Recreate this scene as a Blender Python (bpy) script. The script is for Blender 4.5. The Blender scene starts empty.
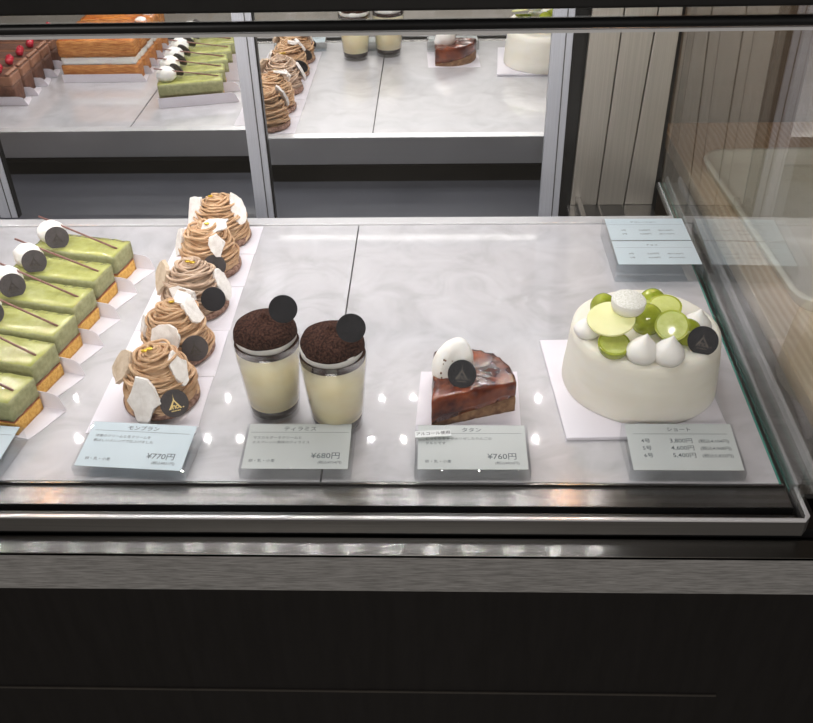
import bpy, bmesh, math, random
from mathutils import Vector, Matrix, noise, Euler
PI = math.pi
sc = bpy.context.scene
COL = sc.collection
R = math.radians

# ------------------------------------------------------------------ camera
H = 0.62
F, CX, CY = 914.7, 406.5, 361.5
TH, YAW, ROLL = R(35.69), R(-2.388), R(-1.406)
FWD = Vector((math.sin(YAW)*math.cos(TH), math.cos(YAW)*math.cos(TH), -math.sin(TH)))
_r = Vector((math.cos(YAW), -math.sin(YAW), 0)); _u = _r.cross(FWD)
RT = _r*math.cos(ROLL) + _u*math.sin(ROLL); UP = -_r*math.sin(ROLL) + _u*math.cos(ROLL)
CAMP = Vector((0, 0, H))
cd = bpy.data.cameras.new('camera'); cam = bpy.data.objects.new('camera', cd); COL.objects.link(cam)
cam.matrix_world = Matrix(((RT.x, UP.x, -FWD.x, 0), (RT.y, UP.y, -FWD.y, 0), (RT.z, UP.z, -FWD.z, H), (0, 0, 0, 1)))
cd.sensor_width = 36; cd.sensor_fit = 'HORIZONTAL'; cd.lens = F/813*36; cd.clip_start = .01; cd.clip_end = 50
sc.camera = cam
def at(u, v, z=0.0):            # photo pixel -> point on the level z
    d = FWD*F + RT*(u-CX) - UP*(v-CY); t = (z-H)/d.z
    return CAMP + d*t
def aty(u, v, Y):               # photo pixel -> point on the upright plane Y
    d = FWD*F + RT*(u-CX) - UP*(v-CY); t = Y/d.y
    return CAMP + d*t

# ------------------------------------------------------------------ materials
def lin(c):
    c = c/255.0
    return c/12.92 if c <= .04045 else ((c+.055)/1.055)**2.4
def rgb(r, g, b): return (lin(r), lin(g), lin(b), 1)
class NT:
    def __init__(s, name):
        s.m = bpy.data.materials.new(name); s.m.use_nodes = True; s.t = s.m.node_tree; s.n = s.t.nodes; s.l = s.t.links
        s.b = s.n['Principled BSDF']; s.out = s.n['Material Output']
    def tex(s, kind, **kw):
        x = s.n.new(kind)
        if 'Vector' in x.inputs:
            if not hasattr(s, 'tc'): s.tc = s.n.new('ShaderNodeTexCoord')
            mp = s.n.new('ShaderNodeMapping'); s.l.new(s.tc.outputs['Object'], mp.inputs[0]); s.l.new(mp.outputs[0], x.inputs['Vector'])
            mp.inputs['Scale'].default_value = kw.pop('vs', (1, 1, 1)); mp.inputs['Rotation'].default_value = kw.pop('vr', (0, 0, 0))
        for k, v in kw.items():
            if k in x.inputs: x.inputs[k].default_value = v
            else: setattr(x, k, v)
        return x
    def ramp(s, src, stops):
        r = s.n.new('ShaderNodeValToRGB'); e = r.color_ramp.elements
        while len(e) < len(stops): e.new(.5)
        for q, (p, c) in zip(e, stops): q.position = p; q.color = c
        s.l.new(src, r.inputs[0]); return r
    def bump(s, src, st, dist=.001):
        b = s.n.new('ShaderNodeBump'); b.inputs['Strength'].default_value = st; b.inputs['Distance'].default_value = dist
        s.l.new(src, b.inputs['Height']); s.l.new(b.outputs[0], s.b.inputs['Normal']); return b
def mat(name, c, rough=.5, metal=0, c2=None, ns=50, vs=(1, 1, 1), bump=0, bs=None, coat=0, coat_r=.05, sss=0, sr=(.004, .003, .002), tr=0, ior=1.45, spec=.5, lo=.35, hi=.65, det=3, dist=.001):
    t = NT(name); b = t.b
    b.inputs['Base Color'].default_value = c; b.inputs['Roughness'].default_value = rough; b.inputs['Metallic'].default_value = metal
    b.inputs['Coat Weight'].default_value = coat; b.inputs['Coat Roughness'].default_value = coat_r
    b.inputs['IOR'].default_value = ior; b.inputs['Specular IOR Level'].default_value = spec
    b.inputs['Transmission Weight'].default_value = tr
    if sss:
        b.inputs['Subsurface Weight'].default_value = sss; b.inputs['Subsurface Radius'].default_value = sr; b.inputs['Subsurface Scale'].default_value = 1.0
    if c2 is not None:
        n = t.tex('ShaderNodeTexNoise', Scale=ns, Detail=det, Roughness=.6, vs=vs)
        r = t.ramp(n.outputs['Fac'], [(lo, c), (hi, c2)]); t.l.new(r.outputs[0], b.inputs['Base Color'])
    if bump:
        n2 = t.tex('ShaderNodeTexNoise', Scale=bs or ns, Detail=4, vs=vs); t.bump(n2.outputs['Fac'], bump, dist)
    return t.m
def clear(name, tint=(1, 1, 1, 1), base=.04, power=5.0, rough=0.0, scale=.96):
    t = NT(name); t.n.remove(t.b)
    lw = t.n.new('ShaderNodeLayerWeight'); lw.inputs['Blend'].default_value = .5
    p = t.n.new('ShaderNodeMath'); p.operation = 'POWER'; t.l.new(lw.outputs['Facing'], p.inputs[0]); p.inputs[1].default_value = power
    m = t.n.new('ShaderNodeMath'); m.operation = 'MULTIPLY_ADD'; t.l.new(p.outputs[0], m.inputs[0]); m.inputs[1].default_value = scale; m.inputs[2].default_value = base
    tr = t.n.new('ShaderNodeBsdfTransparent'); tr.inputs[0].default_value = tint
    gl = t.n.new('ShaderNodeBsdfGlossy'); gl.inputs['Roughness'].default_value = rough
    mx = t.n.new('ShaderNodeMixShader'); t.l.new(m.outputs[0], mx.inputs[0]); t.l.new(tr.outputs[0], mx.inputs[1]); t.l.new(gl.outputs[0], mx.inputs[2])
    t.l.new(mx.outputs[0], t.out.inputs[0]); return t.m
def glow(name, c, s):
    t = NT(name); b = t.b; b.inputs['Base Color'].default_value = (0, 0, 0, 1); b.inputs['Emission Color'].default_value = c; b.inputs['Emission Strength'].default_value = s
    return t.m
def brushed(name, c, c2, rough=.28, vs=(3, 3, 400), ns=3, bump=.12, lo=.3, hi=.7, aniso=0, tan=(0, 1, 0), metal=1):
    t = NT(name); b = t.b; b.inputs['Metallic'].default_value = metal
    if aniso:
        cx = t.n.new('ShaderNodeCombineXYZ')
        for k in range(3): cx.inputs[k].default_value = tan[k]
        b.inputs['Anisotropic'].default_value = aniso; t.l.new(cx.outputs[0], b.inputs['Tangent']); b.inputs['Roughness'].default_value = rough
    n = t.tex('ShaderNodeTexNoise', Scale=ns, Detail=4, vs=vs); r = t.ramp(n.outputs['Fac'], [(lo, c), (hi, c2)]); t.l.new(r.outputs[0], b.inputs['Base Color'])
    if bump: t.bump(n.outputs['Fac'], bump, .0005)
    return t.m

M = {}
def marble():
    t = NT('marble_board'); b = t.b
    n = t.tex('ShaderNodeTexNoise', Scale=14, Detail=7, Roughness=.62, Distortion=1.2)
    r = t.ramp(n.outputs['Fac'], [(.30, rgb(176, 175, 178)), (.5, rgb(194, 193, 197)), (.72, rgb(206, 205, 209))])
    t.l.new(r.outputs[0], b.inputs['Base Color'])
    b.inputs['Roughness'].default_value = .3; b.inputs['Coat Weight'].default_value = 1; b.inputs['Coat Roughness'].default_value = .045; b.inputs['Coat IOR'].default_value = 1.55
    n2 = t.tex('ShaderNodeTexNoise', Scale=5, Detail=2)
    bb = t.n.new('ShaderNodeBump'); bb.inputs['Strength'].default_value = .12; bb.inputs['Distance'].default_value = .001
    t.l.new(n2.outputs['Fac'], bb.inputs['Height']); t.l.new(bb.outputs[0], b.inputs['Coat Normal'])
    return t.m
M['marble'] = marble()
M['steel'] = brushed('brushed_steel', rgb(122, 121, 120), rgb(134, 132, 130), .24, (2, 400, 400), bump=0, aniso=.9, metal=.92)
M['steel_face'] = brushed('lip_steel', rgb(96, 95, 94), rgb(106, 104, 102), .3, (2, 300, 300), bump=0, metal=.8)
M['steel_smooth'] = brushed('satin_steel', rgb(176, 174, 171), rgb(186, 184, 181), .24, (2, 300, 300), bump=0, aniso=.92)
M['steel_v'] = brushed('brushed_steel_upright', rgb(186, 180, 170), rgb(202, 196, 186), .34, (300, 300, 2.5), bump=.0, metal=.88)
M['steel_grain'] = mat('grained_grey_laminate', rgb(104, 103, 102), .5, .1, c2=rgb(150, 149, 148), ns=2.2, vs=(22, 300, 320), lo=.3, hi=.7)
M['alu'] = mat('aluminium', rgb(186, 188, 196), .42, .3, c2=rgb(198, 200, 208), ns=6, vs=(200, 200, 1))
M['alu_bright'] = mat('bright_aluminium', rgb(204, 204, 206), .22, .25, c2=rgb(214, 214, 216), ns=6)
M['black'] = mat('black_gasket', rgb(14, 14, 15), .35, c2=rgb(20, 20, 21))
M['black_gloss'] = mat('black_rail', rgb(12, 12, 13), .42, c2=rgb(18, 18, 19))
M['laminate'] = mat('black_laminate', rgb(17, 15, 15), .5, c2=rgb(22, 20, 20), ns=4, vs=(30, 2, 3), bump=.05, spec=.25)
M['dark'] = mat('dark_interior', rgb(20, 19, 20), .6, c2=rgb(34, 30, 28), ns=14)
M['deck'] = mat('slate_grey_deck', rgb(72, 73, 80), .38, .2, c2=rgb(82, 83, 90), ns=5)
M['mirror'] = mat('mirror_silver', (.90, .91, .91, 1), .012, 1)
M['glass'] = clear('clear_pane', (.985, .986, .986, 1), .03, 4.6)
M['side_glass'] = clear('clear_side_pane', (.968, .978, .974, 1), .04, 3.6)
M['cup_glass'] = clear('cup_glass', (1, 1, 1, 1), .03, 3.6, scale=.6)
M['acrylic'] = clear('clear_acrylic', (.985, .995, 1, 1), .06, 3.2)
M['glass_edge'] = mat('green_glass_edge', rgb(60, 130, 118), .12, c2=rgb(90, 160, 145), ns=20, coat=.5)
M['led'] = glow('led_light', (1, .98, .972, 1), 740)
M['warm'] = glow('warm_lamp_light', (1, .42, .10, 1), 95)
M['wood'] = None
def wood():
    t = NT('pale_wood'); w = t.tex('ShaderNodeTexNoise', Scale=4, Detail=2, vs=(1, 1, 1))
    wv = t.n.new('ShaderNodeTexWave'); mp = t.n.new('ShaderNodeMapping'); t.l.new(t.tc.outputs['Object'], mp.inputs[0]); t.l.new(mp.outputs[0], wv.inputs[0])
    mp.inputs['Scale'].default_value = (10, 2.4, 4); wv.inputs['Scale'].default_value = 3.4; wv.inputs['Distortion'].default_value = 7; wv.inputs['Detail'].default_value = 2; wv.inputs['Detail Scale'].default_value = .8
    r = t.ramp(wv.outputs['Fac'], [(0, rgb(200, 176, 144)), (.6, rgb(214, 192, 162)), (1, rgb(224, 206, 180))]); t.l.new(r.outputs[0], t.b.inputs['Base Color'])
    t.b.inputs['Roughness'].default_value = .45; return t.m
M['wood'] = wood()
M['tray'] = mat('cream_plastic', rgb(222, 221, 204), .4, c2=rgb(228, 227, 212), ns=30)
M['wall'] = mat('brown_wall', rgb(128, 108, 88), .6, c2=rgb(142, 121, 100), ns=4, vs=(1, 1, 20))
M['floorm'] = mat('grey_floor', rgb(120, 116, 110), .5, c2=rgb(136, 132, 126), ns=3)
# food
M['paper'] = mat('white_paper', rgb(228, 224, 232), .55, c2=rgb(234, 231, 238), ns=20)
M['sponge'] = mat('yellow_sponge', rgb(208, 150, 62), .8, c2=rgb(236, 190, 104), ns=260, bump=.9, bs=420, lo=.3, hi=.62)
M['crust_red'] = mat('red_brown_layer', rgb(150, 84, 60), .6, c2=rgb(180, 112, 72), ns=200, bump=.4)
M['mousse'] = mat('green_tea_mousse', rgb(150, 153, 108), .6, c2=rgb(170, 171, 128), ns=160, bump=.5, bs=240, sss=.12)
M['glaze'] = mat('green_tea_glaze', rgb(170, 173, 96), .14, c2=rgb(190, 192, 122), ns=70, bump=.35, bs=60, coat=.8, coat_r=.06, dist=.002)
M['cream'] = mat('whipped_cream', rgb(242, 240, 234), .5, c2=rgb(248, 246, 242), ns=30, bump=.12, bs=90, sss=.25, sr=(.006, .005, .004))
M['frosting'] = mat('cream_frosting', rgb(236, 232, 218), .5, c2=rgb(244, 241, 230), ns=10, bump=.35, bs=14, vs=(1, 1, 4), sss=.2, sr=(.008, .006, .004), dist=.003)
M['choc_dark'] = mat('dark_chocolate', rgb(70, 66, 67), .5, c2=rgb(80, 75, 75), ns=90, spec=.22)  # base colour greyed to carry the glare on the plaques
M['choc_black'] = mat('black_chocolate', rgb(36, 36, 40), .5, c2=rgb(44, 44, 48), ns=90, spec=.18)
M['gold'] = mat('gold_print', rgb(226, 200, 130), .3, .4, c2=rgb(236, 214, 150), ns=200)
M['gold_dim'] = mat('dull_gold_print', rgb(48, 43, 40), .4, .2, c2=rgb(66, 58, 50), ns=200)
M['stick'] = mat('chocolate_stick', rgb(122, 82, 76), .35, c2=rgb(146, 106, 98), ns=120)
M['chestnut'] = mat('chestnut_cream', rgb(182, 142, 104), .55, c2=rgb(214, 180, 144), ns=70, bump=.35, bs=300, sss=.1)
M['chestnut2'] = mat('pale_chestnut_cream', rgb(176, 148, 126), .55, c2=rgb(216, 190, 166), ns=70, bump=.35, bs=300, sss=.1)
M['meringue'] = mat('meringue', rgb(232, 226, 220), .75, c2=rgb(250, 246, 242), ns=120, bump=.5, bs=200)
M['meringue_tan'] = mat('toasted_meringue', rgb(204, 182, 156), .75, c2=rgb(224, 206, 184), ns=120, bump=.5, bs=200)
M['tartbase'] = mat('crumbly_brown_pastry', rgb(112, 78, 64), .7, c2=rgb(176, 142, 124), ns=260, bump=1, bs=300, dist=.002)
M['goldleaf'] = mat('gold_leaf', rgb(214, 168, 40), .25, .6, c2=rgb(236, 200, 80), ns=300)
M['custard'] = mat('pale_yellow_cream', rgb(246, 232, 186), .55, c2=rgb(250, 241, 206), ns=22, sss=.25, sr=(.006, .005, .003), bump=.1, vs=(1, 1, 2))
M['coffee'] = mat('dark_coffee_layer', rgb(40, 36, 35), .4, c2=rgb(66, 60, 56), ns=80)
M['cocoa'] = mat('cocoa_powder', rgb(40, 23, 18), .95, c2=rgb(84, 56, 46), ns=420, bump=1, bs=500, spec=.1, lo=.42, hi=.66)
M['caramel'] = mat('caramel_apple', rgb(66, 18, 9), .13, c2=rgb(146, 70, 32), ns=42, bump=.55, bs=48, coat=.7, sss=.25, sr=(.01, .004, .002), lo=.38, hi=.72, dist=.003)
M['pastry'] = mat('baked_pastry', rgb(104, 70, 48), .7, c2=rgb(150, 116, 84), ns=110, bump=.8, bs=160, dist=.002)
M['puff'] = mat('puff_pastry', rgb(176, 104, 48), .6, c2=rgb(214, 150, 84), ns=60, vs=(1, 1, 7), bump=.9, bs=70, dist=.003)
M['puff_top'] = mat('caramelised_pastry', rgb(178, 88, 24), .3, c2=rgb(222, 140, 58), ns=40, bump=.7, bs=60, coat=.3)
M['grape'] = mat('green_grape', rgb(140, 152, 34), .12, c2=rgb(170, 180, 66), ns=60, sss=.5, sr=(.008, .01, .002), coat=.4)
M['grape_cut'] = mat('cut_grape', rgb(178, 188, 84), .3, c2=rgb(198, 206, 116), ns=90, sss=.4, sr=(.008, .01, .003), coat=.1)
M['white_choc'] = mat('white_chocolate', rgb(226, 226, 160), .4, c2=rgb(232, 232, 176), ns=40, sss=.2)
M['sugar'] = mat('sugar_dusted_top', rgb(214, 214, 200), .8, c2=rgb(250, 250, 246), ns=700, bump=.8, bs=700)
M['choc_cake'] = mat('chocolate_cake', rgb(82, 50, 38), .6, c2=rgb(112, 74, 56), ns=90, bump=.5)
M['choc_cream'] = mat('milk_chocolate_cream', rgb(142, 98, 74), .5, c2=rgb(160, 116, 92), ns=60)
M['berry'] = mat('raspberry_red', rgb(168, 24, 44), .2, c2=rgb(204, 50, 70), ns=120, bump=.6, coat=.4)
M['card'] = mat('pale_blue_card', rgb(196, 214, 220), .5, c2=rgb(204, 220, 226), ns=30)
M['card_grey'] = mat('pale_grey_card', rgb(192, 202, 202), .5, c2=rgb(200, 209, 209), ns=30)
def sheet_mat(name, c):
    t = NT(name); t.b.inputs['Base Color'].default_value = c; t.b.inputs['Roughness'].default_value = .45
    n = t.tex('ShaderNodeTexNoise', Scale=30); r = t.ramp(n.outputs['Fac'], [(.3, c), (.7, tuple(min(1, k*1.05) for k in c[:3])+(1,))]); t.l.new(r.outputs[0], t.b.inputs['Base Color'])
    tl = t.n.new('ShaderNodeBsdfTranslucent'); tl.inputs[0].default_value = c
    mx = t.n.new('ShaderNodeMixShader'); mx.inputs[0].default_value = .3; t.l.new(t.b.outputs[0], mx.inputs[1]); t.l.new(tl.outputs[0], mx.inputs[2]); t.l.new(mx.outputs[0], t.out.inputs[0]); return t.m
M['card'] = sheet_mat('pale_blue_card', rgb(218, 231, 237)); M['card_grey'] = sheet_mat('pale_grey_card', rgb(214, 219, 218))
M['ink'] = mat('grey_ink', rgb(92, 102, 106), .6, c2=rgb(104, 114, 118), ns=30)
M['white_plastic'] = mat('white_label_plastic', rgb(226, 230, 230), .4, c2=rgb(232, 236, 236), ns=30)

# ------------------------------------------------------------------ helpers
def tag(o, label=None, cat=None, group=None, kind=None):
    if label: o['label'] = label
    if cat: o['category'] = cat
    if group: o['group'] = group
    if kind: o['kind'] = kind
    return o
def empty(name, loc, rz=0, **kw):
    o = bpy.data.objects.new(name, None); COL.objects.link(o); o.location = loc; o.rotation_euler = (0, 0, rz); o.empty_display_size = .02
    return tag(o, **kw)
def obj(name, bm, m, parent=None, smooth=False, mats=None, bevel=0, sub=0, **kw):
    me = bpy.data.meshes.new(name)
    bmesh.ops.recalc_face_normals(bm, faces=bm.faces) if not kw.pop('keep', False) else None
    bm.to_mesh(me); bm.free()
    for x in (mats or [m]): me.materials.append(x)
    o = bpy.data.objects.new(name, me); COL.objects.link(o); o.parent = parent
    if smooth: me.polygons.foreach_set('use_smooth', [True]*len(me.polygons))
    if bevel:
        b = o.modifiers.new('bevel', 'BEVEL'); b.width = bevel; b.segments = 2; b.limit_method = 'ANGLE'
    if sub:
        s = o.modifiers.new('sub', 'SUBSURF'); s.levels = sub; s.render_levels = sub
    return tag(o, **kw)
def B(): return bmesh.new()
def box(bm, x0, x1, y0, y1, z0, z1, mi=0):
    vs = [bm.verts.new(p) for p in ((x0, y0, z0), (x1, y0, z0), (x1, y1, z0), (x0, y1, z0), (x0, y0, z1), (x1, y0, z1), (x1, y1, z1), (x0, y1, z1))]
    for f in ((0, 3, 2, 1), (4, 5, 6, 7), (0, 1, 5, 4), (1, 2, 6, 5), (2, 3, 7, 6), (3, 0, 4, 7)):
        q = bm.faces.new([vs[i] for i in f]); q.material_index = mi
    return vs
def prism(bm, pts, z0, z1, mi=0, top_mi=None):   # polygon pts extruded in z; z0/z1 numbers or per-vertex lists
    n = len(pts); Z0 = z0 if isinstance(z0, (list, tuple)) else [z0]*n; Z1 = z1 if isinstance(z1, (list, tuple)) else [z1]*n
    a = [bm.verts.new((p[0], p[1], z)) for p, z in zip(pts, Z0)]; b = [bm.verts.new((p[0], p[1], z)) for p, z in zip(pts, Z1)]
    bm.faces.new(a[::-1]).material_index = mi; bm.faces.new(b).material_index = mi if top_mi is None else top_mi
    for i in range(n):
        j = (i+1) % n; bm.faces.new((a[i], a[j], b[j], b[i])).material_index = mi
def lathe(bm, prof, n=48, c=(0, 0), wob=0, seed=0, mi=0, cap=True):
    rings = []
    for (r, z) in prof:
        if r < 1e-6: rings.append([bm.verts.new((c[0], c[1], z))]); continue
        ring = []
        for i in range(n):
            a = 2*PI*i/n; k = 1
            if wob: k += wob*noise.noise(Vector((math.cos(a)*1.6+seed, math.sin(a)*1.6, z*30)))
            ring.append(bm.verts.new((c[0]+r*k*math.cos(a), c[1]+r*k*math.sin(a), z)))
        rings.append(ring)
    for A, C in zip(rings, rings[1:]):
        for i in range(n):
            j = (i+1) % n
            if len(A) == 1 and len(C) == 1: break
            if len(A) == 1: f = bm.faces.new((A[0], C[j], C[i]))
            elif len(C) == 1: f = bm.faces.new((A[i], A[j], C[0]))
            else: f = bm.faces.new((A[i], A[j], C[j], C[i]))
            f.material_index = mi
    if cap:
        for q in (rings[0], rings[-1]):
            if len(q) > 1: bm.faces.new(q).material_index = mi
def tube(bm, pts, r, n=6, closed=False, taper=None, mi=0):
    pts = [Vector(p) for p in pts]; rings = []; N = len(pts)
    for i, p in enumerate(pts):
        if closed: t = pts[(i+1) % N]-pts[i-1]
        else: t = pts[min(i+1, N-1)]-pts[max(i-1, 0)]
        t.normalize(); a = t.cross(Vector((0, 0, 1)))
        if a.length < .01: a = t.cross(Vector((1, 0, 0)))
        a.normalize(); b = t.cross(a); rr = r*(taper(i/(N-1)) if taper else 1)
        rings.append([bm.verts.new(p+(a*math.cos(2*PI*k/n)+b*math.sin(2*PI*k/n))*rr) for k in range(n)])
    for i in range(N if closed else N-1):
        A, C = rings[i], rings[(i+1) % N]
        for k in range(n): bm.faces.new((A[k], A[(k+1) % n], C[(k+1) % n], C[k])).material_index = mi
    if not closed: bm.faces.new(rings[0][::-1]); bm.faces.new(rings[-1])
def ball(bm, c, rx, ry=None, rz=None, rot=None, u=20, v=12, disp=0, seed=0, mi=0):
    ry = ry or rx; rz = rz or rx
    r = bmesh.ops.create_uvsphere(bm, u_segments=u, v_segments=v, radius=1)
    for q in r['verts']:
        k = 1 + disp*noise.noise(q.co*2.3+Vector((seed, seed*.7, 0)))
        p = Vector((q.co.x*rx*k, q.co.y*ry*k, q.co.z*rz*k))
        if rot: p = rot @ p
        q.co = p + Vector(c)
    for f in {f for q in r['verts'] for f in q.link_faces}: f.material_index = mi; f.smooth = True
def xform(bm, mtx): bmesh.ops.transform(bm, matrix=mtx, verts=bm.verts)
def basis(loc, nrm, up=Vector((0, 0, 1)), spin=0):
    z = Vector(nrm).normalized(); x = up.cross(z).normalized(); y = z.cross(x)
    m = Matrix(((x.x, y.x, z.x, 0), (x.y, y.y, z.y, 0), (x.z, y.z, z.z, 0), (0, 0, 0, 1)))
    return Matrix.Translation(Vector(loc)) @ m @ Matrix.Rotation(spin, 4, 'Z')
_cache = {}
def text_bm(bm, s, size, x, y, align='LEFT', z=.0003, bold=0, sx=1):
    key = (s, align)
    if key not in _cache:
        cu = bpy.data.curves.new('t', 'FONT'); cu.body = s; cu.size = 1; cu.align_x = align; cu.fill_mode = 'FRONT'; cu.offset = .004; cu.resolution_u = 3
        o = bpy.data.objects.new('t', cu); COL.objects.link(o); bpy.context.view_layer.update()
        dg = bpy.context.evaluated_depsgraph_get(); me = bpy.data.meshes.new_from_object(o.evaluated_get(dg))
        bpy.data.objects.remove(o); _cache[key] = me
    me = _cache[key]; vs = [bm.verts.new((v.co.x*size*sx+x, v.co.y*size+y, z)) for v in me.vertices]
    for p in me.polygons:
        try: bm.faces.new([vs[i] for i in p.vertices])
        except ValueError: pass

# -------- chocolate plaque with the tower emblem
def plaque(parent, loc, nrm, r=.0145, emblem='gold', spin=0, cut=False, m='choc_dark', back=False):
    """round chocolate disc; loc and nrm in the parent's own axes"""
    mx = basis(loc, nrm, spin=spin)
    bm = B(); n = 48; pts = []
    for i in range(n):
        a = 2*PI*i/n; y = r*math.sin(a)
        if cut: y = max(y, -r*.86)
        pts.append((r*math.cos(a), y))
    prism(bm, pts, -.0011, .0011); xform(bm, mx)
    o = obj('chocolate_plaque', bm, M[m], parent, bevel=.0003)
    if emblem:
        bm = B(); k = r/.0145; z = .00125
        def poly(ps):
            f = [bm.verts.new((x*k*.001, y*k*.001, z)) for x, y in ps]; bm.faces.new(f)
        poly([(-.35, 6.6), (-.9, 3.6), (-6.6, -5.6), (-4.2, -5.6), (-.1, 2.4)])      # left leg with spire
        poly([(-.35, 6.6), (-.1, 2.4), (4.6, -5.6), (6.8, -5.6), (.5, 3.6), (0, 6.6)])
        poly([(-.2, 10.6), (-.35, 6.6), (0, 6.6)])
        poly([(-3.0, -5.6), (-3.0, -1.6), (-1.9, -1.6), (-1.9, -5.6)])               # letter n
        poly([(-1.9, -2.6), (-1.9, -1.6), (-.2, -1.6), (.5, -2.4), (.5, -5.6), (-.5, -5.6), (-.5, -2.8)])
        for i in range(10):                                                            # ring letter
            a0, a1 = 2*PI*i/10, 2*PI*(i+1)/10
            poly([(2.3+1.9*math.cos(a0), -3.7+2*math.sin(a0)), (2.3+1.9*math.cos(a1), -3.7+2*math.sin(a1)), (2.3+.95*math.cos(a1), -3.7+1.05*math.sin(a1)), (2.3+.95*math.cos(a0), -3.7+1.05*math.sin(a0))])
        for i in range(12):
            a0, a1 = 2*PI*i/12, 2*PI*(i+1)/12
            poly([(8.3+.7*math.cos(a0), -5+.7*math.sin(a0)), (8.3+.7*math.cos(a1), -5+.7*math.sin(a1)), (8.3, -5)])
        for x in (-4.4, -2.8, -1.2, .4, 2.0, 3.6): poly([(x, -8.1), (x, -7), (x+1.2, -7), (x+1.2, -8.1)])
        xform(bm, mx); obj('tower_emblem', bm, M['gold'] if emblem == 'gold' else M['gold_dim'], o, keep=True)
    return o
def tocam(world_p, up=0.0):
    d = (CAMP - Vector(world_p)).normalized(); return Vector((d.x, d.y, d.z+up)).normalized()

# ------------------------------------------------------------------ display case
XL = -1.15
YB, YF, YM = 1.204, .660, 1.380
def xs(Y): return .3305 + .0265*(Y-.66)       # right edge of the shelf
def xp(Y): return .3375 + .0265*(Y-.66)       # inner face of the end pane
case = empty('display_case', (-.4, .9, -.8), label='long refrigerated glass pastry display case with mirrored sliding doors and dark base', cat='display case')
OFF = Vector((.4, -.9, .8))
def cpart(name, bm, m, parent=None, **kw):
    if parent is None: xform(bm, Matrix.Translation(OFF)); parent = case
    else: xform(bm, Matrix.Translation(OFF))
    return obj(name, bm, m, parent, **kw)
# shelf panels
bm = B(); box(bm, XL, -.5645, YF, YB, -.006, 0); cpart('shelf_panel', bm, M['marble'])
bm = B(); box(bm, -.5620, -.1162, YF, YB, -.006, 0); cpart('shelf_panel', bm, M['marble'])
bm = B(); prism(bm, [(-.1142, YF), (xs(YF), YF), (xs(YB), YB), (-.1142, YB)], -.006, 0); sp = cpart('shelf_panel', bm, M['marble'])
bm = B(); prism(bm, [(xs(YF)+.0003, YF), (xs(YF)+.0022, YF), (xs(YB)+.0022, YB), (xs(YB)+.0003, YB)], -.006, -.0003); cpart('shelf_edge', bm, M['glass_edge'], sp)
bm = B(); box(bm, XL, .325, YF+.004, YB-.002, -.04, -.0065); cpart('shelf_support', bm, M['steel_face'])
bm = B(); box(bm, XL, .345, YB+.0012, YB+.022, -.048, .0025); cpart('rear_rail', bm, M['alu_bright'], bevel=.001)
# base interior behind and below the shelf
bm = B(); box(bm, XL, .212, 1.228, 1.406, -.084, -.0795); cpart('grey_deck', bm, M['deck'])
bm = B(); box(bm, XL, .345, .68, 1.40, -.30, -.29); cpart('well_floor', bm, M['dark'])
bm = B(); box(bm, XL, .345, .67, .68, -.30, -.045); cpart('well_front', bm, M['dark'])
bm = B(); box(bm, .212, .35, 1.228, 1.378, -.060, -.053); box(bm, .2255, .2335, 1.30, 1.378, -.0529, -.038); cpart('corner_deck', bm, M['steel'])
bm = B()
for a, b in ((.236, .262), (.266, .300)): box(bm, a, b, 1.26, 1.372, -.0529, -.0515)
cpart('floor_vent', bm, M['black'])
# front channel, ledge, base
bm = B(); box(bm, XL, .336, .6310, YF-.0006, -.017, -.0035); box(bm, XL, .336, YF-.003, YF-.0008, -.0035, -.0005); cpart('front_channel', bm, M['steel'])
lipc = [(.340, .609), (.3465, .6165), (.3465, .655), (.340, .655), (.3395, .6165)]
bm = B(); box(bm, XL, .340, .609, .6165, -.0185, -.0022); prism(bm, lipc, -.0185, -.0022); cl = cpart('channel_lip', bm, M['steel_face'])
bm = B(); box(bm, XL, .3405, .6095, .6135, -.0021, 0); prism(bm, [(.3405, .6095), (.3465, .6165), (.3465, .655), (.3430, .655), (.3425, .6180), (.3400, .6135)], -.0021, 0); cpart('lip_highlight', bm, M['alu_bright'], cl, bevel=.0005)  # bright strip paints the highlight along the top of the darker lip
bm = B(); box(bm, XL, .36, .6172, .66, -.0295, -.0175); box(bm, XL, .336, .6175, .6235, -.017, -.006); box(bm, XL, .336, .6300, .6309, -.017, -.0034); cpart('rubber_gasket', bm, M['black'])
bm = B(); box(bm, XL, .62, .6105, .6165, -.0345, -.0315); cpart('gasket_bead', bm, M['steel_face'])
bm = B(); q = [bm.verts.new(p) for p in ((XL, .592, -.0305), (.62, .592, -.0305), (.62, .6095, -.0255), (XL, .6095, -.0255), (XL, .592, -.034), (.62, .592, -.034), (.62, .6095, -.034), (XL, .6095, -.034))]
for f in ((0, 1, 2, 3), (7, 6, 5, 4), (0, 4, 5, 1), (1, 5, 6, 2), (2, 6, 7, 3), (3, 7, 4, 0)): bm.faces.new([q[k] for k in f])
cpart('base_ledge', bm, M['steel_smooth'], bevel=.0004)
bm = B(); box(bm, XL, .62, .592, .60, -.081, -.0341); cpart('base_fascia', bm, M['steel_grain'])
bm = B(); box(bm, XL, .62, .598, .64, -.80, -.0815); bp = cpart('base_panel', bm, M['laminate'])
p0 = aty(716, 694, .598)
bm = B(); box(bm, XL, p0.x, .5965, .5978, p0.z-.003, p0.z); cpart('panel_seam', bm, mat('dull_edge_strip', rgb(44, 41, 38), .5, c2=rgb(50, 46, 42)), bp)
bm = B(); box(bm, XL+.01, .345, .641, 1.40, -.80, -.305); cpart('machine_cabinet', bm, M['dark'])
bm = B(); box(bm, XL-.02, XL, .60, 1.40, -.80, .45); cpart('end_panel', bm, M['steel_v'])
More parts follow.
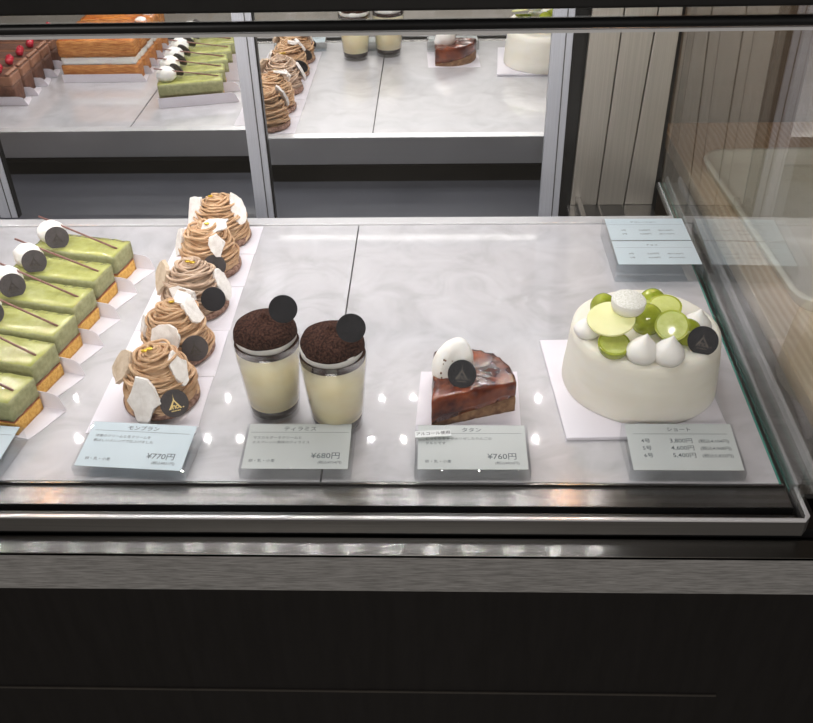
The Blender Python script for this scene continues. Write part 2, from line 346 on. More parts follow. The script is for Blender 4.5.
# panes
bm = B(); box(bm, XL, .3370, .624, .6295, -.0075, .4405); cpart('front_pane', bm, M['glass'])
bm = B(); prism(bm, [(xp(.632), .632), (xp(.632)+.008, .632), (xp(1.374)+.008, 1.374), (xp(1.374), 1.374)], -.012, .44); ep = cpart('end_pane', bm, M['side_glass'])
bm = B()
for a in (.0004, .0062): prism(bm, [(xp(.662)+a, .662), (xp(.662)+a+.0014, .662), (xp(1.374)+a+.0014, 1.374), (xp(1.374)+a, 1.374)], -.0145, -.0122)
cpart('pane_edge', bm, M['glass_edge'], ep)
bm = B(); prism(bm, [(xs(.662)+.0045, .662), (.40, .662), (.40, 1.38), (xs(1.38)+.0045, 1.38)], -.022, -.016); cpart('end_flange', bm, mat('dark_flange_steel', rgb(120, 120, 118), .3, .9, c2=rgb(140, 140, 138), ns=8, vs=(1, 60, 60)))
bm = B(); prism(bm, [(.3725, .662), (.3765, .662), (.392, 1.38), (.388, 1.38)], -.0158, -.006); cpart('flange_rib', bm, M['alu_bright'])
bm = B()
for a, b2, z in ((.0062, .0092, -.0125), (.0172, .0202, -.0125)): prism(bm, [(xs(.662)+a, .662), (xs(.662)+b2, .662), (xs(1.374)+b2, 1.374), (xs(1.374)+a, 1.374)], -.0158, z+.0095 if a > .01 else z)
cpart('pane_rail', bm, M['alu_bright'])
# top rails and LED strips
bm = B(); tube(bm, [(XL, .6265, .4465), (.346, .6265, .4465)], .0036, 12); cpart('lower_rail', bm, M['black_gloss'], smooth=True)
bm = B(); box(bm, XL, .346, .6235, .6300, .4405, .4425); cpart('pane_highlight', bm, M['alu_bright'])  # pale strip standing in for the highlight on the pane's edge
bm = B(); box(bm, XL, .346, .607, .655, .4600, .492); cpart('top_rail', bm, M['black_gloss'], bevel=.002)
bm = B(); box(bm, XL, .346, .6245, .629, .4502, .4598); cpart('top_trim', bm, M['glass'])
bm = B(); box(bm, XL, .35, .66, 1.40, .4635, .4685); cpart('top_pane', bm, M['glass'])
for i, (y, ph) in enumerate(((.703, 0), (.96, .22), (1.05, .45), (1.24, .1), (1.358, .35))):  # rearmost strip is added, replacing light the mirror doors would bounce
    zl = .4415
    bm = B(); box(bm, XL+.01, .335, y-.006, y+.006, zl, zl+.008); st = cpart('led_strip', bm, M['alu_bright'])
    for k in range(20):
        bm = B(); bmesh.ops.create_circle(bm, cap_ends=True, segments=10, radius=.0032, matrix=Matrix.Translation((-.885 + ph*.0585 + k*.0585, y, zl-.0007)) @ Matrix.Rotation(PI, 4, 'X'))
        cpart('led_lamp', bm, M['led'], st, keep=True)
# mirrored sliding doors
def lerp(a, b, t): return a+(b-a)*t
def door(x0, x1, yo, stiles):
    bm = B(); box(bm, x0, x1, YM+yo, YM+yo+.004, -.079, .44)
    d = cpart('mirror_door', bm, M['mirror'])
    for a, b in stiles:
        bm = B(); box(bm, a, b, YM+yo-.008, YM+yo-.0004, -.079, .44); cpart('door_stile', bm, M['alu'], d, bevel=.0008)
        bm = B(); box(bm, (a+b)/2+.004, (a+b)/2+.0055, YM+yo-.0088, YM+yo-.0081, -.079, .44); cpart('stile_groove', bm, M['steel_face'], d)
        bm = B(); box(bm, b+.0002, b+.0026, YM+yo-.006, YM+yo-.0004, -.079, .44); cpart('door_gasket', bm, M['black'], d)
    return d
door(XL, -.7325, .0205, [(-.7460, -.7165)])
door(-.7320, -.280, .0205, [])
door(-.3005, .198, 0, [(-.3015, -.272), (.168, .199)])
bm = B(); box(bm, .2016, .232, YM+.012, YM+.016, -.078, .44); box(bm, .2020, .2165, YM-.004, YM+.011, -.078, .44); cpart('door_channel', bm, M['black'])
# steel corner panels
zb, zt = -.053, .44
def xl(b, t, z): return b+(t-b)*(z+.053)/.273
bx = [.2170, .2614, .3056, .3520]; tx = [.2225, .269, .3171, .3540]
for i in range(3):
    bm = B(); g = .0009
    a0, a1, b0, b1 = bx[i]+g, bx[i+1]-g, xl(bx[i], tx[i], zt)+g, xl(bx[i+1], tx[i+1], zt)-g
    vs = [bm.verts.new(p) for p in ((a0, YM-.004, zb), (a1, YM-.004, zb), (b1, YM-.004, zt), (b0, YM-.004, zt), (a0, YM+.006, zb), (a1, YM+.006, zb), (b1, YM+.006, zt), (b0, YM+.006, zt))]
    for f in ((0, 1, 2, 3), (7, 6, 5, 4), (0, 4, 5, 1), (1, 5, 6, 2), (2, 6, 7, 3), (3, 7, 4, 0)): bm.faces.new([vs[k] for k in f])
    cpart('steel_panel', bm, M['steel_v'], bevel=.0012)
bm = B(); box(bm, .218, .36, YM+.0075, YM+.02, -.3, .45); cpart('rear_plate', bm, M['black'])

# ------------------------------------------------------------------ room
def setting(name, bm, m): return obj(name, bm, m, kind='structure')
bm = B(); box(bm, -4, 4, -4, 5, -.85, -.80); setting('floor', bm, M['floorm'])
bm = B(); box(bm, -4, 4, -4, 5, 2.0, 2.05); setting('ceiling', bm, mat('dark_ceiling', rgb(70, 68, 66), .7, c2=rgb(78, 76, 74)))
bm = B(); box(bm, .36, 4, 1.62, 1.70, -.80, 2.0); setting('wall_back', bm, M['wall'])
bm = B(); box(bm, -4, -3.9, -4, 5, -.80, 2.0); setting('wall_left', bm, M['wall'])
bm = B(); box(bm, -4, 4, -4.1, -4, -.80, 2.0); setting('wall_front', bm, mat('grey_wall', rgb(120, 118, 114), .7, c2=rgb(128, 126, 122)))
# counter and tray to the right
cn = empty('wooden_counter', (.9, .95, -.8), label='pale wooden side counter beyond the glass end of the display case', cat='counter')
bm = B(); box(bm, .404-.9, 1.6-.9, .67-.95, 1.60-.95, .77, .799); obj('counter_top', bm, M['wood'], cn, bevel=.002)
bm = B(); box(bm, .45-.9, 1.58-.9, .70-.95, 1.58-.95, 0, .7695); obj('counter_body', bm, M['laminate'], cn)
def tray():
    bm = B(); t = R(0); N = 12
    def rr(x0, x1, y0, y1, r, z):
        ps = []
        for cx, cy, a0 in ((x1-r, y0+r, -90), (x1-r, y1-r, 0), (x0+r, y1-r, 90), (x0+r, y0+r, 180)):
            for i in range(N+1): a = R(a0+90*i/N); ps.append((cx+r*math.cos(a), cy+r*math.sin(a), z))
        return [bm.verts.new(p) for p in ps]
    x0, x1, y0, y1 = -.18, .18, -.24, .24
    L = [rr(x0+.010, x1-.010, y0+.010, y1-.010, .035, 0), rr(x0+.002, x1-.002, y0+.002, y1-.002, .045, .016), rr(x0, x1, y0, y1, .047, .019), rr(x0+.001, x1-.001, y0+.001, y1-.001, .046, .021), rr(x0+.008, x1-.008, y0+.008, y1-.008, .040, .021), rr(x0+.012, x1-.012, y0+.012, y1-.012, .036, .017), rr(x0+.022, x1-.022, y0+.022, y1-.022, .028, .005)]
    n = len(L[0])
    for A, C in zip(L, L[1:]):
        for i in range(n): bm.faces.new((A[i], A[(i+1) % n], C[(i+1) % n], C[i]))
    bm.faces.new(L[0][::-1]); bm.faces.new(L[-1])
    o = obj('serving_tray', bm, M['tray'], smooth=True, label='cream rectangular tray with rounded corners lying on the wooden counter', cat='tray')
    o.location = (.612, 1.195, -.0005); o.rotation_euler = (0, 0, R(2)); return o
tray()
# warm pendant lamps above the case (seen as orange glints in the front channel)
for k, (u, wh) in enumerate(((50, 'left'), (566, 'right'))):
    P = at(u, 494, -.0035); t_ = 1.56/P.y; q = Vector((P.x*t_, 1.56, (H+.0035)*(t_-1)-.0035))
    lt = empty('pendant_lamp', q, label='warm pendant lamp above the case, glinting orange at %s of the steel channel' % wh, cat='pendant lamp')
    bm = B(); lathe(bm, [(.034, 0), (.036, 0), (.030, .06), (.008, .075), (0, .075)], 32, cap=False); obj('lamp_shade', bm, M['black'], lt, smooth=True)
    bm = B(); ball(bm, (0, 0, .018), .026, u=16, v=10); obj('bulb', bm, M['warm'], lt)
    bm = B(); tube(bm, [(0, 0, .075), (0, 0, 1.0), (0, 0, 2.0-q.z)], .002, 8); obj('cord', bm, M['black'], lt)

# ------------------------------------------------------------------ pastries
ORD = ['rearmost', 'second from the back', 'third from the back', 'fourth from the back', 'fifth from the back', 'frontmost']
rnd = random.Random(7)
def flapped_paper(L, W, h, tab, seed):
    """shallow white paper tray: flat base, upright flap on the far long side ending in a rounded tab"""
    bm = B(); t = .0005; n = 26; prev = None
    for i in range(n+1):
        x = -L/2 + (L+tab)*i/n; xr = x-L/2; hh = h; yf = -W/2
        if xr > 0: hh = h*max(.02, 1-(xr/tab)**3.4)**.5
        if xr > tab*.55: yf = -W/2 + W*.98*(xr-tab*.55)/(tab*.45)
        k = .1*hh
        q = [bm.verts.new((x, y, z)) for y, z in ((yf, 0), (W/2+t, 0), (W/2+t+k, hh+t), (W/2+k, hh+t), (W/2, t), (yf, t))]
        if prev:
            for a in range(6): c = (a+1) % 6; bm.faces.new((prev[a], prev[c], q[c], q[a]))
        else: bm.faces.new(q)
        prev = q
    bm.faces.new(prev[::-1]); return bm
# green tea cakes
sx_end = [(-.4160, 1.0555), (-.4235, .9940), (-.4290, .9325), (-.4320, .8730), (-.4360, .8140), (-.4370, .7500)]
ang = [-13, -12, -14, -13, -15, -14]
def strip_box(bm, L, W, z0, z1, nx, seed, amp, mi=0, top_mi=None, topamp=0):
    """subdivided slab with slightly irregular faces"""
    nx = nx; ny = 6; nz = 4
    def P(i, j, k):
        x = -L/2+L*i/nx; y = -W/2+W*j/ny; z = z0+(z1-z0)*k/nz; v = Vector((x*90+seed, y*90, z*90)); a = amp
        ex = noise.noise(v)*a if i in (0, nx) else 0; ey = noise.noise(v+Vector((9, 0, 0)))*a if j in (0, ny) else 0
        ez = (noise.noise(v+Vector((0, 9, 0)))*topamp if k == nz else 0)
        if k == nz and (i in (0, nx) or j in (0, ny)): ez -= abs(amp)*.8
        return (x+ex, y+ey, z+ez)
    V = {}
    def g(i, j, k):
        if (i, j, k) not in V: V[(i, j, k)] = bm.verts.new(P(i, j, k))
        return V[(i, j, k)]
    def q(a, b, c, d, m): f = bm.faces.new((a, b, c, d)); f.material_index = m; f.smooth = True
    for i in range(nx):
        for j in range(ny):
            q(g(i, j, 0), g(i, j+1, 0), g(i+1, j+1, 0), g(i+1, j, 0), mi); q(g(i, j, nz), g(i+1, j, nz), g(i+1, j+1, nz), g(i, j+1, nz), mi if top_mi is None else top_mi)
    for k in range(nz):
        for i in range(nx):
            q(g(i, 0, k), g(i+1, 0, k), g(i+1, 0, k+1), g(i, 0, k+1), mi); q(g(i, ny, k), g(i, ny, k+1), g(i+1, ny, k+1), g(i+1, ny, k), mi)
        for j in range(ny):
            q(g(0, j, k), g(0, j, k+1), g(0, j+1, k+1), g(0, j+1, k), mi); q(g(nx, j, k), g(nx, j+1, k), g(nx, j+1, k+1), g(nx, j, k+1), mi)
for i, ((ex, ey), a) in enumerate(zip(sx_end, ang)):
    L, W = .122, .046; a = R(a); c = Vector((ex-math.cos(a)*L/2, ey-math.sin(a)*L/2, 0))
    pl = obj('cake_paper', flapped_paper(L+.006, W+.006, .020, .023, i), M['paper'], label='white folded paper with rounded tab under the %s green tea cake' % ORD[i], cat='cake paper', group='papers under the green tea cakes')
    pl.location = (c.x, c.y, .0004); pl.rotation_euler = (0, 0, a)
    t = empty('green_tea_cake', (c.x, c.y, .0010), a, label='green tea mousse slice with cream ball, %s in left row' % ORD[i], cat='cake', group='green tea cake slices in the left row')
    bm = B(); strip_box(bm, L, W, 0, .0153, 18, i*3.1, .0012); obj('sponge', bm, M['sponge'], t)
    bm = B(); strip_box(bm, L*.998, W*.998, .0154, .0180, 18, i*2.7, .001); obj('jam_layer', bm, M['crust_red'], t)
    bm = B(); strip_box(bm, L, W, .0181, .0435, 22, i*5.3, .0009, 0, 1, .0012); obj('mousse', bm, None, t, mats=[M['mousse'], M['glaze']])
    bx_ = -L/2+.016
    bm = B(); ball(bm, (bx_+.0025, .002, .0425+.0130), .0190, .0165, .0155, disp=.10, seed=i*1.3, u=28, v=18)
    obj('cream_ball', bm, M['cream'], t, smooth=True)
    for (x0, x1) in ((0, 1),):
        bm = B(); p = Vector((-L/2-.002, .012, .0715)); q = Vector((L/2-.006, rnd.uniform(-.004, .004), .0436)); tube(bm, [p, (p+q)/2, q], .0013, 8)
        obj('chocolate_stick', bm, M['stick'], t, smooth=True)
    if True:
        w = t.location + Vector((0, 0, 0)); rot = Matrix.Rotation(-a, 3, 'Z'); lp = Vector((-L/2+.0385, -.0150, .0425+.0150)); wp = w+Matrix.Rotation(a, 3, 'Z') @ lp
        nn = rot @ tocam(wp); plaque(t, lp, nn, .0150, 'dim', spin=R(rnd.uniform(-8, 8)), cut=True)
# mont blancs
def shard(parent, loc, nrm, w, h, seed, m='meringue', spin=0, th=.0052):
    bm = B(); r = random.Random(seed); n = 10; pts = []; w *= 1.22; h *= 1.18
    for i in range(n):
        a = 2*PI*(i+r.uniform(-.25, .25))/n; k = r.uniform(.74, 1.15)
        pts.append((math.cos(a)*w/2*k, math.sin(a)*h/2*k))
    prism(bm, pts, -th/2, th/2); bmesh.ops.subdivide_edges(bm, edges=bm.edges, cuts=2, use_grid_fill=True)
    for v in bm.verts: v.co += Vector((noise.noise(v.co*180+Vector((seed, 0, 0))), noise.noise(v.co*180+Vector((0, seed, 0))), noise.noise(v.co*120+Vector((0, 0, seed)))*1.2))*.0011
    xform(bm, basis(loc, nrm, spin=spin)); return obj('meringue_shard', bm, M[m], parent, bevel=.0006)
def strands(seed):
    bm = B(); r = random.Random(seed)
    lathe(bm, [(.0350, .002), (.0355, .014), (.0325, .026), (.028, .038), (.021, .048), (.014, .057), (0, .062)], 28, wob=.1, seed=seed)
    for k in range(38):
        z = .0065 + k*.00155; R0 = .0372*(1-((z-.004)/.0665)**2.0)**.60 + r.uniform(-.0008, .0010)
        tx_, ty_ = r.uniform(-.30, .30), r.uniform(-.30, .30); ox, oy = r.uniform(-.0012, .0012), r.uniform(-.0012, .0012); ph = r.uniform(0, 7); pts = []
        N = 44
        for i in range(N):
            a = 2*PI*i/N; rr = R0*(1+.05*math.sin(2*a+ph)+.03*math.sin(5*a+ph*2)); x = rr*math.cos(a)+ox; y = rr*math.sin(a)+oy
            pts.append((x, y, max(.003, z + x*tx_ + y*ty_ + .0009*math.sin(4*a+ph))))
        tube(bm, pts, .00165, 7, True)
    for k in range(5):            # little nest of loops on top
        pts = []; ph = r.uniform(0, 7); rr = .011-.0018*k
        for i in range(22):
            a = 2*PI*i/22; pts.append((rr*math.cos(a)+.001*math.sin(k), rr*math.sin(a)*.85, .0615+.0021*k+.0015*math.sin(a+ph)))
        tube(bm, pts, .002, 7, True)
    for f in bm.faces: f.smooth = True
    return bm
MB = [  # base centre X, Y, shard list (px, py, z, w, h, nx, ny, nz, mat), plaque (x, y, z)
 (-.3030, .7895, [(-.034, -.004, .050, .022, .034, -.6, -.5, .6, 'meringue_tan'), (-.006, -.0405, .031, .031, .042, -.1, -1, .45, 'meringue'), (.027, -.010, .050, .017, .032, .6, -.6, .5, 'meringue')], (.026, -.040, .0255), 'gold', 'chestnut'),
 (-.3050, .8825, [(-.036, -.002, .036, .016, .030, -.9, -.4, .3, 'meringue'), (-.004, -.034, .042, .027, .034, 0, -1, .5, 'meringue'), (.024, -.006, .060, .016, .034, .7, -.5, .6, 'meringue'), (.012, .006, .068, .018, .022, .2, -.2, 1, 'meringue')], (.030, -.038, .030), 'dim', 'chestnut'),
 (-.3065, .9785, [(-.036, -.002, .046, .026, .038, -.8, -.5, .4, 'meringue_tan'), (-.002, -.034, .038, .032, .022, -.2, -1, .5, 'meringue'), (.038, -.004, .038, .018, .034, .8, -.5, .4, 'meringue')], (.034, -.038, .036), None, 'chestnut2'),
 (-.3080, 1.0790, [(-.038, .002, .036, .015, .040, -.8, -.6, .3, 'meringue'), (.014, -.004, .066, .032, .020, .2, -.7, .8, 'meringue'), (.020, -.031, .052, .018, .028, .3, -1, .3, 'meringue')], (.016, -.040, .026), 'dim', 'chestnut'),
 (-.3085, 1.1625, [(-.030, -.006, .048, .024, .040, -.5, -.8, .4, 'meringue'), (.030, -.008, .050, .020, .040, .5, -.8, .4, 'meringue')], None, None, 'chestnut'),
]
MBO = ['frontmost', 'second from the front', 'middle', 'second from the back', 'rearmost']
for i, (x, y, sh, pq, emb, cm) in enumerate(MB):
    y0 = [.731, .832, .927, 1.030, 1.1185][i]; y1 = [.831, .926, 1.029, 1.1175, 1.2005][i]
    bm = B(); X0, X1 = -.372, -.2545
    prism(bm, [(X0, y0), (X1, y0), (X1-.001, y1), (X0, y1)], .0003, .0012)
    b = obj('cake_board', bm, M['paper'], label='white square card under the %s mont blanc' % MBO[i], cat='cake board', group='cards under the mont blancs')
    t = empty('mont_blanc', (x, y, .0013), label='mont blanc of piped chestnut cream with meringue shards, %s of the column' % MBO[i], cat='cake', group='mont blancs in a column')
    bm = B(); lathe(bm, [(.030, 0), (.0390, .0005), (.0415, .003), (.0415, .0075), (.0385, .010), (0, .0105)], 56, wob=.03, seed=i*3)
    obj('tart_base', bm, M['tartbase'], t, smooth=True)
    obj('chestnut_cream', strands(i*11+3), M[cm], t)
    for k, (px, py, pz, w, h, nx, ny, nz, mm) in enumerate(sh):
        shard(t, (px, py, pz), (nx, ny, nz), w, h, i*7+k, mm)
    bm = B()
    for k in range(2 if i in (0, 2) else 1):
        q = Vector((rnd.uniform(-.008, .008), rnd.uniform(-.010, -.004), .0715))
        bmesh.ops.create_icosphere(bm, subdivisions=1, radius=.0032, matrix=Matrix.Translation(q) @ Matrix.Diagonal((1.3, 1, .5, 1)))
    obj('gold_leaf', bm, M['goldleaf'], t)
    if pq:
        lp = Vector(pq); wp = t.location+lp; plaque(t, lp, tocam(wp, -.15), .0148, emb, m='choc_dark' if i != 2 else 'choc_black')
# tiramisu cups
def cup(x, y, lab, dx, spin, discz):
    t = empty('tiramisu_cup', (x, y, .0003), label=lab, cat='dessert cup', group='tiramisu cups side by side')
    r0, r1, h = .0262, .0353, .0950
    def rz(z): return r0+(r1-r0)*z/h
    bm = B(); lathe(bm, [(0, 0), (r0-.002, 0), (r0, .0015), (rz(.03), .03), (rz(.06), .06), (r1, h), (r1-.0010, h), (rz(.06)-.0010, .06), (rz(.03)-.0010, .03), (r0-.0012, .0065), (0, .0055)], 64, cap=False)
    obj('glass', bm, M['cup_glass'], t, smooth=True)
    bm = B(); lathe(bm, [(0, .0062), (rz(.006)-.0018, .0062), (rz(.016)-.0014, .0155), (0, .0158)], 56, cap=False); obj('coffee_layer', bm, M['coffee'], t, smooth=True)
    bm = B(); lathe(bm, [(0, .016), (rz(.016)-.0014, .016), (rz(.05)-.0013, .05), (rz(.086)-.0013, .086), (0, .0862)], 56, cap=False); obj('mascarpone_cream', bm, M['custard'], t, smooth=True)
    bm = B(); lathe(bm, [(0, .0863), (rz(.086)-.0014, .0864), (rz(.09)-.0014, .0905), (rz(.088)-.009, .0912), (0, .0912)], 56, cap=False); obj('cocoa_rim', bm, M['cocoa'], t, smooth=True)
    bm = B(); lathe(bm, [(0, .0913), (.0285, .0913), (.0312, .0945), (.0318, .1015), (.0295, .1065), (0, .108)], 56, wob=.04, seed=dx*9, cap=False); obj('whipped_cream', bm, M['cream'], t, smooth=True)
    bm = B(); n = 56; lathe(bm, [(.0324, .1008), (.0318, .1065), (.029, .1122), (.022, .1166), (.010, .1185), (.0042, .1205), (.0016, .1245), (0, .1255)], n, wob=.05, seed=dx*7+1, cap=False)
    bm2 = None; obj('cocoa_top', bm, M['cocoa'], t, smooth=True)
    return t
c1 = cup(-.1757, .7722, 'left tiramisu cup, its cocoa dome set slightly further back', 1, 0, 0)
c2 = cup(-.1055, .7500, 'right tiramisu cup standing slightly nearer the front', 2, 0, 0)
for c, (u, v) in ((c1, (283, 309)), (c2, (351, 328))):
    wp = aty(u, v, c.location.y-(.012 if c is c1 else .020)); lp = wp-c.location; plaque(c, lp, tocam(wp, -.25), .0142, None, m='choc_black')
# tarte tatin
tp = empty('tatin_slice', (0, 0, 0))
bm = B(); P_ = [at(415, 431), at(521, 427), at(517, 372), at(421, 372)]
prism(bm, [(p.x, p.y) for p in P_], 0, .0006); o = obj('cake_paper', bm, M['paper'], label='white square paper under the caramelised apple tart slice', cat='cake paper')
Apt = Vector((-.0062, .7420)); Bpt = Vector((.0830, .7710)); Dpt = Vector((-.0045, .833))
arc = []
for k in range(13):
    s = k/12; a = s*PI/2
    q = Bpt*(math.cos(a)) + Dpt*(math.sin(a)) - Apt*(math.cos(a)+math.sin(a)-1)
    arc.append(q)
poly = [Apt]+arc
tp.location = (.025, .79, .0006); tag(tp, 'glossy caramelised apple tart slice topped with an oval of cream', 'cake')
def loc2(p): return (p.x-.025, p.y-.79)
def fillet(poly, z0f, z1f, bm, inset=0.0, rings=5, round_=.006, seed=0, amp=.001):
    # dense outline
    P = []; n = len(poly)
    for i in range(n):
        a, b = poly[i], poly[(i+1) % n]; m = max(1, int((b-a).length/.004))
        for k in range(m): P.append(a.lerp(b, k/m))
    c = sum(P, Vector((0, 0)))/len(P); L = []
    prof = [(0, 0), (0, .3), (0, .6), (0, .85), (.25, .96), (.6, 1), (1.6, 1.0)]
    for ins, hz in prof:
        ring = []
        for p in P:
            d = (c-p); q = p + d.normalized()*(ins*round_); z = z0f(q)+(z1f(q)-z0f(q))*hz
            nz = noise.noise(Vector((q.x*160+seed, q.y*160, z*160)))*amp
            q2 = q - d.normalized()*nz
            ring.append(bm.verts.new((*loc2(q2), z + (nz if hz > .9 else 0))))
        L.append(ring)
    N = len(P)
    for A, C in zip(L, L[1:]):
        for i in range(N): f = bm.faces.new((A[i], A[(i+1) % N], C[(i+1) % N], C[i])); f.smooth = True
    # inner top
    prev = L[-1]; lastp = [Vector((v.co.x, v.co.y, v.co.z)) for v in prev]; cc = Vector((*loc2(c), 0))
    for s in (.3, .6, .85):
        ring = []
        for p in lastp:
            q = p.lerp(Vector((cc.x, cc.y, p.z)), s); q.z += noise.noise(Vector((q.x*90+seed, q.y*90, 3)))*amp*2.2; ring.append(bm.verts.new(q))
        for i in range(N): f = bm.faces.new((prev[i], prev[(i+1) % N], ring[(i+1) % N], ring[i])); f.smooth = True
        prev = ring
    bm.faces.new(prev); bm.faces.new(L[0][::-1])
def crust_top(p): return max(.0022, .003 + (p.x+.012)*.17)
bm = B(); fillet(poly, lambda p: 0, crust_top, bm, round_=.001, seed=3, amp=.0012); obj('pastry_base', bm, M['pastry'], tp)
bm = B(); fillet(poly, lambda p: crust_top(p)+.0006, lambda p: .0365+(p.x)*.03, bm, round_=.006, seed=8, amp=.0016); obj('caramelised_apple', bm, M['caramel'], tp)
bm = B(); q = aty(452.5, 365, .7950)-tp.location
rt = Matrix.Rotation(R(-18), 3, 'X') @ Matrix.Rotation(R(18), 3, 'Y')
ball(bm, (0, 0, 0), .0212, .0170, .0310, rot=rt, u=36, v=24, disp=.05, seed=2)
dirc = rt @ Vector((0, -1, .1))
for v in bm.verts:
    d = v.co.copy(); k = max(0, 1-((rt.transposed() @ d).x/.010)**2-((rt.transposed() @ d).z/.022)**2)
    if d.dot(dirc) > 0: v.co -= dirc*(.0045*k)
xform(bm, Matrix.Translation(q)); obj('cream_quenelle', bm, M['cream'], tp, smooth=True)
bm = B(); r_ = random.Random(5)
for k in range(16):
    a = Vector((r_.uniform(-.013, .006), 0, r_.uniform(-.016, .020))); p = q + a + Vector((0, -.0158, 0))
    bmesh.ops.create_icosphere(bm, subdivisions=1, radius=r_.uniform(.0006, .0014), matrix=Matrix.Translation(p))
obj('caramel_crumbs', bm, M['pastry'], tp)
wp = aty(462, 374, .7715); plaque(tp, wp-tp.location, tocam(wp, -.1), .0150, 'dim', m='choc_black', spin=R(-4))
# whole cake
bm = B(); prism(bm, [(.1325, .7215), (.3020, .7270), (.2960, .9060), (.1210, .9000)], .0004, .0045); obj('cake_board', bm, M['paper'], bevel=.0008, label='white square cake board under the whole cream cake', cat='cake board')
wc = empty('whole_cream_cake', (.2230, .8235, .0046), label='round white frosted whole cake topped with green grapes and meringue kisses', cat='cake')
CR, CH = .0838, .0710
bm = B(); lathe(bm, [(0, 0), (CR-.001, 0), (CR, .002), (CR-.0008, .015), (CR-.002, .03), (CR-.0032, .045), (CR-.0045, .058), (CR-.0062, CH-.0035), (CR-.0098, CH-.0004), (CR-.0130, CH), (CR*.6, CH-.0008), (CR*.3, CH-.0004), (0, CH-.0006)], 96, wob=.014, seed=4, cap=False)
obj('frosted_body', bm, M['frosting'], wc, smooth=True)
ZT = .0046+CH
def wl(u, v, z): return at(u, v, z)-wc.location
def kiss(u, v, r=.0165, h=.030, seed=0, sx=0):
    p = wl(u, v, ZT+h*.45); bm = B()
    lathe(bm, [(0, CH-.0002), (r*.82, CH), (r, CH+h*.22), (r*.93, CH+h*.42), (r*.66, CH+h*.62), (r*.34, CH+h*.78), (r*.12, CH+h*.92), (0, CH+h)], 32, c=(0, 0), wob=.06, seed=seed, cap=False)
    for w_ in bm.verts:
        k = max(0, (w_.co.z-CH)/h-.6); w_.co.x += k*sx
    xform(bm, Matrix.Translation((p.x, p.y, 0))); return obj('meringue_kiss', bm, M['cream'], wc, smooth=True)
kiss(643, 347, seed=1, sx=.006); kiss(669, 349, seed=2, sx=.006); kiss(697, 322, seed=3, sx=.006); kiss(660, 299, .013, .024, seed=4, sx=-.004); kiss(588, 326, .0145, .022, seed=5)
def grape(u, v, z, r=.0165, cut=None, seed=0):
    p = wl(u, v, z); bm = B(); bmesh.ops.create_uvsphere(bm, u_segments=28, v_segments=18, radius=r)
    if cut:
        n = Vector(cut).normalized(); res = bmesh.ops.bisect_plane(bm, geom=bm.verts[:]+bm.edges[:]+bm.faces[:], plane_co=n*r*.12, plane_no=n, clear_outer=True)
        for f in bm.faces: f.smooth = True
        ed = [e for e in bm.edges if e.is_boundary]; fs = bmesh.ops.edgeloop_fill(bm, edges=ed)['faces']
        for f in fs: f.material_index = 1; f.smooth = False
        ins = bmesh.ops.inset_individual(bm, faces=fs, thickness=r*.12)
        for f in ins['faces']: f.material_index = 0
    else:
        for w_ in bm.verts: w_.co.z *= 1.12
        for f in bm.faces: f.smooth = True
    xform(bm, Matrix.Translation(p)); return obj('grape', bm, None, wc, mats=[M['grape'], M['grape_cut']])
grape(647, 320, ZT+.010, .0165)
grape(665, 307, ZT+.020, .0175, (-.1, -.2, 1))
grape(672, 326, ZT+.020, .0175, (-.15, -.55, .8))
grape(639, 300, ZT+.016, .0160, (.1, .2, 1))
grape(614, 344, ZT+.0105, .0165, (0, -.25, 1))
grape(688, 333, ZT+.008, .0140)
grape(603, 307, ZT+.010, .0140)
grape(652, 303, ZT+.008, .0150)
# white chocolate disc and sugar dusted macaron piece
bm = B(); lathe(bm, [(0, -.0012), (.0240, -.0012), (.0246, 0), (.0240, .0012), (0, .0012)], 48, cap=False); p = wl(611, 319, ZT+.027)
xform(bm, basis(p, (-.12, -.22, 1), up=Vector((0, 1, 0)))); obj('white_chocolate_disc', bm, M['white_choc'], wc, smooth=False)
bm = B(); lathe(bm, [(0, 0), (.0150, 0), (.0172, .004), (.0178, .011), (.0174, .0125)], 48, cap=False); p = wl(627, 309, ZT+.0305)
xform(bm, basis(p, (.05, -.08, 1), up=Vector((0, 1, 0)))); mc = obj('macaron', bm, M['cream'], wc, smooth=True)
bm = B(); lathe(bm, [(.0174, .0126), (.0155, .0140), (0, .0146)], 48, cap=False)
xform(bm, basis(p, (.05, -.08, 1), up=Vector((0, 1, 0)))); obj('sugared_top', bm, M['sugar'], mc, smooth=True)
wp = at(703, 341, ZT+.012); plaque(wc, wp-wc.location, tocam(wp, -.1), .0152, 'dim', m='choc_black', cut=True)

